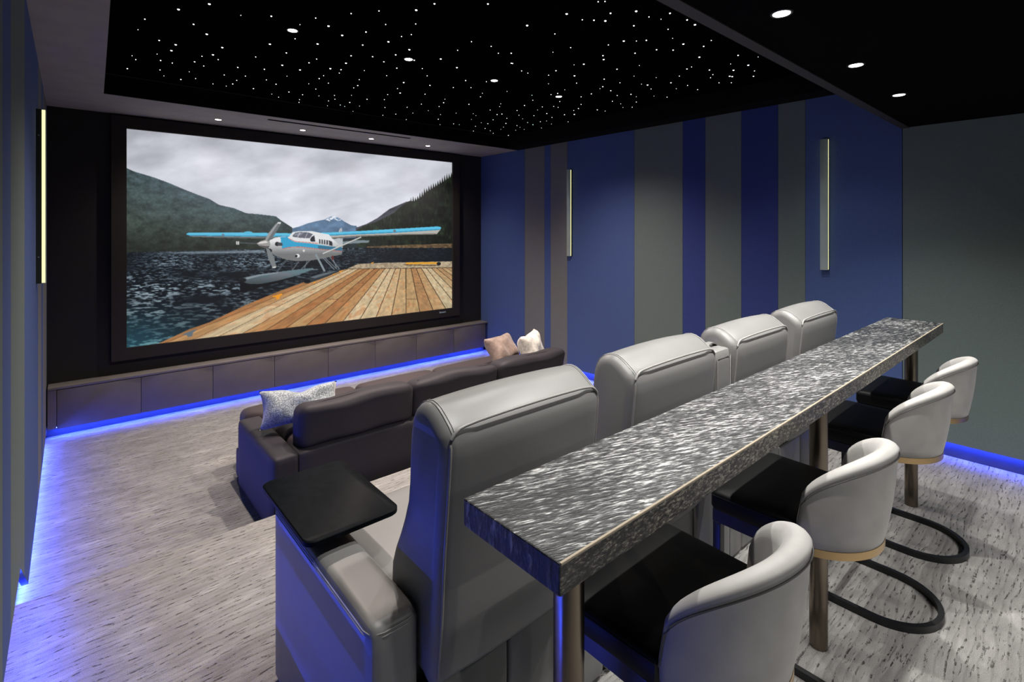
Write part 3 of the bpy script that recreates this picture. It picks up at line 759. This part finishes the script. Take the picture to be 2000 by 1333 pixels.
t.l(at.outputs['Color'], t.b.inputs['Emission Color']); t.b.inputs['Emission Strength'].default_value = E_SCREEN
t.m.cycles.emission_sampling = 'NONE'
scr = empty('projection_screen', (0, YS, 0)); tag(scr, 'large wide screen on the front wall showing a seaplane by a wooden dock', 'screen')
pic = link('picture', picture(), t.m, scr); pic.location = (0, -.012, 0)
boxobj('backing', (SX0-.01, SX1+.01, -.010, -.001, SZ0-.01, SZ1+.01), M['frame'], scr)
bm = bmesh.new(); F = .115; ft = -.04
box(bm, SX0-F, SX0-.001, ft, -.001, SZ0-F, SZ1+F); box(bm, SX1+.001, SX1+F, ft, -.001, SZ0-F, SZ1+F)
box(bm, SX0-.001, SX1+.001, ft, -.001, SZ1+.001, SZ1+F); box(bm, SX0-.001, SX1+.001, ft, -.001, SZ0-F, SZ0-.001)
obj('frame', bm, M['frame'], scr)
fc = bpy.data.curves.new('badge', 'FONT'); fc.body = 'Stewart'; fc.size = .034; fc.align_x = 'CENTER'; fc.extrude = .0008; fc.offset = .0006
ft_ = bpy.data.objects.new('tmp', fc); COL.objects.link(ft_); me_ = bpy.data.meshes.new_from_object(ft_.evaluated_get(bpy.context.evaluated_depsgraph_get())); bpy.data.objects.remove(ft_)
fo = link('maker_badge', me_, M['badge'], scr)
fo.rotation_euler = (PI/2, 0, 0); fo.location = (3.93, ft-.001, SZ0-.052)

# ------------------------------------------------------------------ recliners
RP = .767            # pitch of the seats
RX0 = .69; BW = .60
def back_profile(t):
    """closed (y,z) outline of a backrest, t = inset"""
    pts = []
    raw = [(1.098, .46), (1.068, .78), (1.043, 1.03), (1.043, 1.075), (1.052, 1.098), (1.075, 1.118), (1.11, 1.142), (1.145, 1.152), (1.185, 1.140),
           (1.212, 1.108), (1.225, 1.05), (1.23, .98), (1.24, .87), (1.285, .76), (1.33, .66), (1.325, .53), (1.25, .455), (1.15, .44)]
    # densify
    out = []
    n = len(raw)
    for i in range(n):
        p0, p1, p2, p3 = raw[i-1], raw[i], raw[(i+1) % n], raw[(i+2) % n]
        for s in (0, .5):
            q = []
            for k in (0, 1):
                a = 2*p1[k]; b = -p0[k]+p2[k]; c = 2*p0[k]-5*p1[k]+4*p2[k]-p3[k]; d = -p0[k]+3*p1[k]-3*p2[k]+p3[k]
                q.append(.5*(a+b*s+c*s*s+d*s**3))
            out.append(q)
    N = len(out)
    for i, (y, z) in enumerate(out):
        ya, za = out[i-1]; yb, zb = out[(i+1) % N]
        ty, tz = yb-ya, zb-za; L = math.hypot(ty, tz) or 1
        # outline runs rear bottom -> top -> front: inward normal
        ny, nz = tz/L, -ty/L
        pts.append((y+ny*t, z+nz*t))
    return pts
def make_backrest(parent, wdt, puff=.012, zs=1.0):
    bm = bmesh.new(); rings = []; w2 = wdt/2; R = .034
    st = [(-w2+R*(1-math.cos(a)), R*(1-math.sin(a))*.8) for a in [PI/2*k/5 for k in range(6)]]
    st = [(-w2, R*.9)]+[(-w2+R*(1-math.cos(a)), R*(1-math.sin(a))) for a in [PI/2*k/5 for k in range(1, 6)]]
    mid = [(-w2+R+(wdt-2*R)*k/12, 0) for k in range(1, 12)]
    allst = st+mid+[(-x, i_) for x, i_ in st[::-1]]
    for x, ins in allst:
        f = max(0, 1-(x/w2)**2)
        rings.append([(x, y-1.10, z*zs) for y, z in back_profile(ins-puff*f**.7)])
    loft(bm, rings)
    o = obj('backrest', bm, M['leather'], parent, True)
    # piping around the rear panel and twin seams along the sides
    bm = bmesh.new()
    pr = back_profile(.004); rear = pr[0:9]
    pth = []
    xe = w2-.018
    for (y, z) in rear[:7]: pth.append((-xe, y-1.10-.002, z*zs))
    zc = rear[6][1]*zs; yc = rear[6][0]-1.10
    for k in range(1, 5): a = PI/2*k/4; pth.append((-xe+.045*(1-math.cos(a)), yc-.004, zc+.038*math.sin(a)))
    n_ = 12
    for k in range(1, n_): 
        xx = -xe+.045+(2*xe-.09)*k/n_; pth.append((xx, yc-.006-.010*(1-(xx/w2)**2), zc+.038+.012*(1-(xx/w2)**2)))
    mir = [(-p[0], p[1], p[2]) for p in pth[:11]][::-1]
    tube(bm, pth+mir, .0042, 8); obj('piping', bm, M['piping'], o, True)
    for off in (.030, .038):
        for sx in (-1, 1):
            bm = bmesh.new()
            pp = [(sx*(w2-off+.004), y-1.10, z*zs) for y, z in back_profile(-.001-puff*(1-((w2-off)/w2)**2)**.7)[8:24]]
            tube(bm, pp, .0011, 5); obj('seam', bm, M['seam'], o)
    return o
def arm_mesh(parent, x0, x1, top=.63, y0=1.15, y1=1.93, org=(0, 0, 0)):
    c = lambda p: Vector((p.x, p.y, p.z))
    a = cushion('armrest', (x0, x1, y0, y1, .012, top), .022, M['leather'], parent, (0.0, 0, .006), 10)
    hx = (x1-x0)/2; hy = (y1-y0)/2; hz = (top-.012)/2
    for off in (.010, .020):
        k = hx-.008; q = hy-.008; rr = .03; zz = hz-off-.006
        e = .0105
        path = []; bm = bmesh.new()
        for (cx, cy, a0) in ((k-rr, q-rr, 0), (-k+rr, q-rr, 90), (-k+rr, -q+rr, 180), (k-rr, -q+rr, 270)):
            for s in range(0, 91, 30): path.append((cx+(rr+.009)*math.cos(math.radians(a0+s)), cy+(rr+.009)*math.sin(math.radians(a0+s)), zz))
        tube(bm, path, .0014, 5, True); obj('seam', bm, M['seam'], a)
    return a
rec_labels = ['grey leather recliner nearest the camera, with the black tray on its arm',
              'second grey leather recliner from the left, beside the narrow console back',
              'third grey leather recliner, on the right of the narrow console back',
              'farthest grey leather recliner, next to the blue right wall']
def recliner(i):
    xl = RX0+RP*i; cx = xl+BW/2
    e = empty('recliner', (cx, 1.10, 0)); tag(e, rec_labels[i], 'recliner', 'row of grey leather recliners')
    ox, oy = cx, 1.10
    make_backrest(e, BW, .012+.002*(i % 2))
    def C(b): return (b[0]-ox, b[1]-ox, b[2]-oy, b[3]-oy, b[4], b[5])
    # base with upholstered rear panels
    bm = bmesh.new()
    n = 2; x0, x1 = xl-.0, xl+BW
    for k in range(n):
        a, b = x0+(x1-x0)*k/n, x0+(x1-x0)*(k+1)/n
        bp = bmesh.new(); box(bp, a+.002-ox, b-.002-ox, 1.15-oy, 1.1895-oy, .012, .385, .012, 3); auto_smooth(obj('rear_panel', bp, M['leather'], e), 50)
    box(bm, x0-ox+.01, x1-ox-.01, 1.19-oy, 1.86-oy, .03, .34, .01)
    auto_smooth(obj('base', bm, M['leather'], e), 50)
    cushion('seat_cushion', C((xl+.005, xl+BW-.005, 1.24, 1.97, .30, .50)), .05, M['leather'], e, (0, .01, .025))
    cushion('footrest', C((xl+.01, xl+BW-.01, 1.87, 1.96, .06, .32)), .03, M['leather'], e, (0, .008, 0), 8)
    if i == 0: arm_mesh(e, .547-ox, .685-ox, y0=1.15-oy, y1=1.93-oy)
    if i != 1: arm_mesh(e, xl+BW+.010-ox, xl+RP-.010-ox, y0=1.15-oy, y1=1.93-oy)
    else:
        arm_mesh(e, xl+BW+.010-ox, xl+RP-.010-ox, y0=1.30-oy, y1=1.93-oy)
        # narrow fold-down console back with its pull loop
        cb = cushion('console_back', C((xl+BW+.012, xl+RP-.012, 1.055, 1.16, .05, 1.085)), .02, M['leather'], e, (0, .004, .004), 8)
        bm = bmesh.new(); tube(bm, [(.0+.05*math.cos(a), .01, .510+.028*math.sin(a)) for a in [PI*k/10 for k in range(11)]], 0, flat=(.012, .0025))
        obj('pull_loop', bm, M['leather'], cb)
        bm = bmesh.new()
        tube(bm, [(-.058, -.052, -.45), (-.058, -.054, .49), (.058, -.054, .49), (.058, -.052, -.45)], .0016, 6); obj('piping', bm, M['leather'], cb, True)
    # low plinth feet
    for sx in (xl+.06, xl+BW-.06):
        for sy in (1.22, 1.80):
            bm = bmesh.new(); cyl(bm, (sx-ox, sy-oy), .022, 0, .032, 16); obj('foot', bm, M['black_metal'], e)
    return e
for i in range(4): recliner(i)

# swivel tray on the near arm
tr = empty('tray_table', (.62, 1.72, .637)); tag(tr, 'black rounded square tray on the arm of the nearest recliner', 'tray')
bm = bmesh.new()
def rrect(x0, x1, y0, y1, r, n=6):
    out = []
    for cx, cy, a0 in ((x1-r, y1-r, 0), (x0+r, y1-r, 90), (x0+r, y0+r, 180), (x1-r, y0+r, 270)):
        for k in range(n+1):
            a = math.radians(a0+90*k/n); out.append((cx+r*math.cos(a), cy+r*math.sin(a)))
    return out
tx0, tx1, ty0, ty1 = .516-.62, .822-.62, 1.50-1.72, 1.975-1.72
rings = []
for ins, z in ((.003, .036), (0, .039), (0, .052), (.003, .055)):
    rings.append([(x, y, z) for x, y in rrect(tx0+ins, tx1-ins, ty0+ins, ty1-ins, .035)])
loft(bm, rings); auto_smooth(obj('tray_top', bm, M['tray'], tr), 40)
bm = bmesh.new(); cyl(bm, (0, 0), .018, -.0, .037, 20); cyl(bm, (0, 0), .034, 0, .008, 24); obj('stem', bm, M['black_metal'], tr, True)

# ------------------------------------------------------------------ bar
BX0, BX1, BY0, BY1, BZ = .594, 3.775, .564, .830, 1.07
BT = .055
bar = empty('bar_table', ((BX0+BX1)/2, (BY0+BY1)/2, 0)); tag(bar, 'long black and silver crinkled bar top standing behind the recliners', 'bar table')
bx, by = bar.location[0], bar.location[1]
bm = bmesh.new(); box(bm, BX0-bx, BX1-bx, BY0-by, BY1-by, BZ-BT, BZ, .003, 2)
bmesh.ops.recalc_face_normals(bm, faces=bm.faces)
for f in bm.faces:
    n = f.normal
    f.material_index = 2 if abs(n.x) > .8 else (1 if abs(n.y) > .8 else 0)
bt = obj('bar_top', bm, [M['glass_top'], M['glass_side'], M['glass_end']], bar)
bm = bmesh.new(); box(bm, BX0-bx+.002, BX1-bx-.002, BY0-by-.0015, BY0-by+.004, BZ-.004, BZ+.0008, .0008, 1)
obj('edge_trim', bm, M['gold_edge'], bt)
for px in (.76, 2.18, 3.70):
    bm = bmesh.new(); n = 36
    cyl(bm, (0, 0), .0315, 0, BZ-BT, n);
    o = auto_smooth(obj('leg', bm, M['post'], bar), 40); o.location = (px-bx, .697-by, 0)

# ------------------------------------------------------------------ bar stools
def make_stool():
    e = empty('bar_stool')
    yc = 0.0                                    # seat semicircle centre; stool faces +y
    def dshape(r, yf, z, rc=.018, n=20):
        q = r*.172/.222; am = math.radians(20)
        pts = [(-r*.96, -.035, z)]+[(q*math.cos(PI+am+(PI-2*am)*k/n), q*math.sin(PI+am+(PI-2*am)*k/n), z) for k in range(n+1)]+[(r*.96, -.035, z)]
        for k in range(5): a = PI/2*k/4; pts.append((r-rc+rc*math.cos(a), yf-rc+rc*math.sin(a), z))
        for k in range(5): a = PI/2+PI/2*k/4; pts.append((-r+rc+rc*math.cos(a), yf-rc+rc*math.sin(a), z))
        return pts
    bm = bmesh.new(); rings = []
    for r, yf, z in ((.190, .205, .702), (.218, .212, .706), (.222, .216, .716), (.222, .216, .752), (.218, .212, .762), (.205, .200, .767), (.15, .15, .769), (.05, .06, .770)):
        rings.append(dshape(r, yf, z))
    loft(bm, rings); s = auto_smooth(obj('seat', bm, M['black_leather'], e), 50)
    bm = bmesh.new(); tube(bm, dshape(.2225, .2165, .752), .0012, 5, True); obj('seam', bm, M['seam_dark'], s)
    # shell
    bm = bmesh.new(); rings = []; nph = 44; A0 = math.radians(79)
    for i in range(nph+1):
        ph = -A0+2*A0*i/nph; c_ = math.cos(ph/A0*PI/2); f = max(0, c_)**.38
        zt = .770+.205*f; zb = .697
        th = .032+.018*f
        endr = min(1, (1-abs(ph/A0))*9)          # rounded ends
        th *= .55+.45*endr**.5
        rr = lambda z: .200+.034*max(0, (z-.70)/.27)**.85
        sec = []
        for k in range(9):                       # outer up
            z = zb+(zt-.016-zb)*k/8; sec.append((rr(z)+.004*math.sin(PI*k/8), z))
        for k in range(1, 8):                    # rolled rim
            a = PI*k/8; R = th/2; sec.append((rr(zt)-R+R*math.cos(a)+.002, zt-.016+.020*math.sin(a)))
        for k in range(9):                       # inner down
            z = zt-.016-(zt-.016-zb)*k/8; sec.append((rr(z)-th-.002-.006*math.sin(PI*k/8)*f, z))
        rings.append([(q*math.sin(ph), -q*math.cos(ph), z) for q, z in sec])
    loft(bm, rings); sh = obj('backrest', bm, M['suede'], e, True)
    bm = bmesh.new(); pts = []
    for i in range(nph+1):
        ph = -A0+2*A0*i/nph; f = max(0, math.cos(ph/A0*PI/2))**.38; zt = .770+.205*f
        q = .200+.034*max(0, (zt-.024-.70)/.27)**.85+.0035
        pts.append((q*math.sin(ph), -q*math.cos(ph), zt-.022))
    tube(bm, pts, .0022, 6); obj('piping', bm, M['suede_piping'], sh, True)
    # brass band
    bm = bmesh.new(); n = 40; A1 = math.radians(80); sec = [(.1975, .672), (.201, .674), (.201, .696), (.1975, .698), (.185, .698), (.185, .672)]
    loft(bm, [[(q*math.sin(-A1+2*A1*i/n), -q*math.cos(-A1+2*A1*i/n), z) for q, z in sec] for i in range(n+1)])
    auto_smooth(obj('brass_band', bm, M['brass'], e), 35)
    # seat rails
    bm = bmesh.new()
    for sx in (-1, 1): box(bm, sx*.194-.013, sx*.194+.013, -.045, .214, .660, .7025, .002, 1)
    box(bm, -.194, .194, .186, .212, .660, .7025, .002, 1); box(bm, -.11, .11, -.12, .187, .672, .701)
    obj('seat_frame', bm, M['black_metal'], e)
    for sx in (-1, 1):
        o = boxobj('leg', (sx*.194-.014, sx*.194+.014, .186, .212, .0, .661), M['black_metal'], e, bev=.002)
    bm = bmesh.new()
    pts = [(-.194, .19, .014), (-.194, .0, .014)]
    pts += [(.194*math.cos(PI+PI*k/24), .194*math.sin(PI+PI*k/24), .014) for k in range(1, 24)]
    pts += [(.194, .0, .014), (.194, .19, .014)]
    tube(bm, pts, 0, flat=(.010, .014)); auto_smooth(obj('base_loop', bm, M['black_metal'], e), 40)
    o = boxobj('footrest', (-.18, .18, .190, .208, .235, .262), M['black_metal'], e, bev=.002)
    return e
proto = make_stool()
st_labels = ['nearest grey suede bar stool, its back facing the camera at the bottom edge', 'second grey suede bar stool, standing right of the nearest one',
             'third grey suede bar stool, brass band lit above the floor loop', 'farthest grey suede bar stool, against the right wall']
for i, sx in enumerate((1.08, 1.785, 2.68, 3.32)):
    s = proto if i == 0 else copy_tree(proto)
    s.location = (sx, .602, 0); tag(s, st_labels[i], 'bar stool', 'bar stools along the bar')

# ------------------------------------------------------------------ sofa
so = empty('sofa', (2.25, 3.7, ZF)); tag(so, 'wide deep dark plum sofa on the lower floor facing the screen', 'sofa')
def SO(b): return (b[0]-2.25, b[1]-2.25, b[2]-3.7, b[3]-3.7, b[4]-ZF, b[5]-ZF)
SXL, SXR, SYB, SYF = .885, 3.62, 3.12, 4.18
cushion('base', SO((SXL+.02, SXR-.02, SYB+.05, SYF-.05, ZF+.01, .02)), .03, M['sofa'], so, n=8)
cushion('back_frame', SO((SXL+.145, SXR-.145, SYB, SYB+.24, ZF+.012, .268)), .025, M['sofa'], so, (0, .004, .006), 12)
cushion('armrest', SO((SXL, SXL+.15, SYB, 3.96, ZF+.012, .270)), .028, M['sofa'], so, (0.004, 0, .006), 10)
cushion('armrest', SO((SXR-.15, SXR, SYB, 3.96, ZF+.012, .270)), .028, M['sofa'], so, (0.004, 0, .006), 10)
xs = [SXL+.055, 1.83, 2.60, SXR-.03]
def tcush(side):
    def fn(p):
        # T shape: behind the arm front the outer edge steps in
        lim = .115
        if side < 0 and p.x < 0:
            k = min(1, max(0, (.02-(p.y-.19))/.05)); p.x += lim*k*min(1, max(0, -p.x/.3))
        if side > 0 and p.x > 0:
            k = min(1, max(0, (.02-(p.y-.19))/.05)); p.x -= lim*k*min(1, max(0, p.x/.3))
        return p
    return fn
for k in range(3):
    cushion('seat_cushion', SO((xs[k]+.004, xs[k+1]-.004, 3.36, SYF+.02, .02, .272)), .055, M['sofa_seat'], so, (.0, .02, .028), 20, tcush(-1 if k == 0 else (1 if k == 2 else 0)))
bxs = [1.055, 1.835, 2.605, 3.40]
for k in range(3):
    w_ = bxs[k+1]-bxs[k]
    def lean(p, k=k):
        p.y += -.10*(p.z/.21)*.5
        p.z += .012*math.sin(p.x*9+k*2)*max(0, p.z/.2) + .006*(1-abs(p.x)/.4)*(p.z > 0)
        p.y += .006*math.sin(p.x*17+p.z*11+k)
        return p
    c = cushion('back_cushion', SO((bxs[k]+.003, bxs[k+1]-.003, 3.15, 3.34, .235, .515)), .055, M['sofa'], so, (.012, .02, .010), 20, lean)
    c.rotation_euler.x = math.radians(-6) if k != 2 else math.radians(-2)
    c.rotation_euler.z = (0, -.01, .02)[k]
    bm = bmesh.new()
    hw = w_/2-.05; tube(bm, [(-hw+2*hw*s/14, -.095+.03, .137+.018*(1-abs(-hw+2*hw*s/14)/.4)) for s in range(15)], .0022, 5)
    obj('seam', bm, M['sofa_seat'], c)
for fx in (SXL+.1, SXR-.1):
    for fy in (SYB+.1, SYF-.12):
        bm = bmesh.new(); box(bm, fx-2.25-.03, fx-2.25+.03, fy-3.7-.03, fy-3.7+.03, 0, .02); obj('foot', bm, M['black_metal'], so)

def pillow(name, size, mat, loc, rot, label, crease=0, asp=1.0):
    bm = bmesh.new(); n = 22; hw = size/2
    top = {}; bot = {}
    for i in range(n+1):
        for j in range(n+1):
            u, v = -1+2*i/n, -1+2*j/n
            pin = 1-.10*(1-abs(u)**2)*(abs(v)) ; pin2 = 1-.10*(1-abs(v)**2)*abs(u)
            x, y = u*hw*pin2, v*hw*pin*asp
            t_ = .085*max(0, (1-u**4))**.55*max(0, (1-v**4))**.55
            if crease: # chopped top edge
                dd = math.exp(-(u/.28)**2)*max(0, v)**1.5; y -= .035*dd; t_ *= 1-.25*dd
            wob = .006*math.sin(7*u+3*v)+.005*math.sin(5*v-4*u)
            edge = (i in (0, n) or j in (0, n))
            a = bm.verts.new((x, y, t_+wob)); top[i, j] = a
            bot[i, j] = a if edge else bm.verts.new((x, y, -t_+wob))
    for i in range(n):
        for j in range(n):
            bm.faces.new((top[i, j], top[i+1, j], top[i+1, j+1], top[i, j+1]))
            f = (bot[i, j], bot[i, j+1], bot[i+1, j+1], bot[i+1, j])
            if len(set(f)) == 4 and not all(q in (top[i, j], top[i+1, j], top[i+1, j+1], top[i, j+1]) for q in f): bm.faces.new(f)
    o = obj(name, bm, mat, None, True, loc); o.rotation_euler = rot
    return tag(o, label, 'pillow', 'throw pillows on the sofa')
pillow('throw_pillow', .50, M['pillow'], (1.17, 3.52, .425), (math.radians(60), 0, math.radians(-12)), 'silvery white velvet pillow leaning at the left end of the sofa', 1, .50)
pillow('throw_pillow', .42, M['pillow_cream'], (3.33, 3.53, .455), (math.radians(72), 0, math.radians(28)), 'cream and white pillow upright at the right end of the sofa', 1, .8)
pillow('throw_pillow', .38, M['pillow_tan'], (3.15, 3.76, .45), (math.radians(52), 0, math.radians(14)), 'brown tan pillow in front of the cream one at the right sofa end', 0, .75)
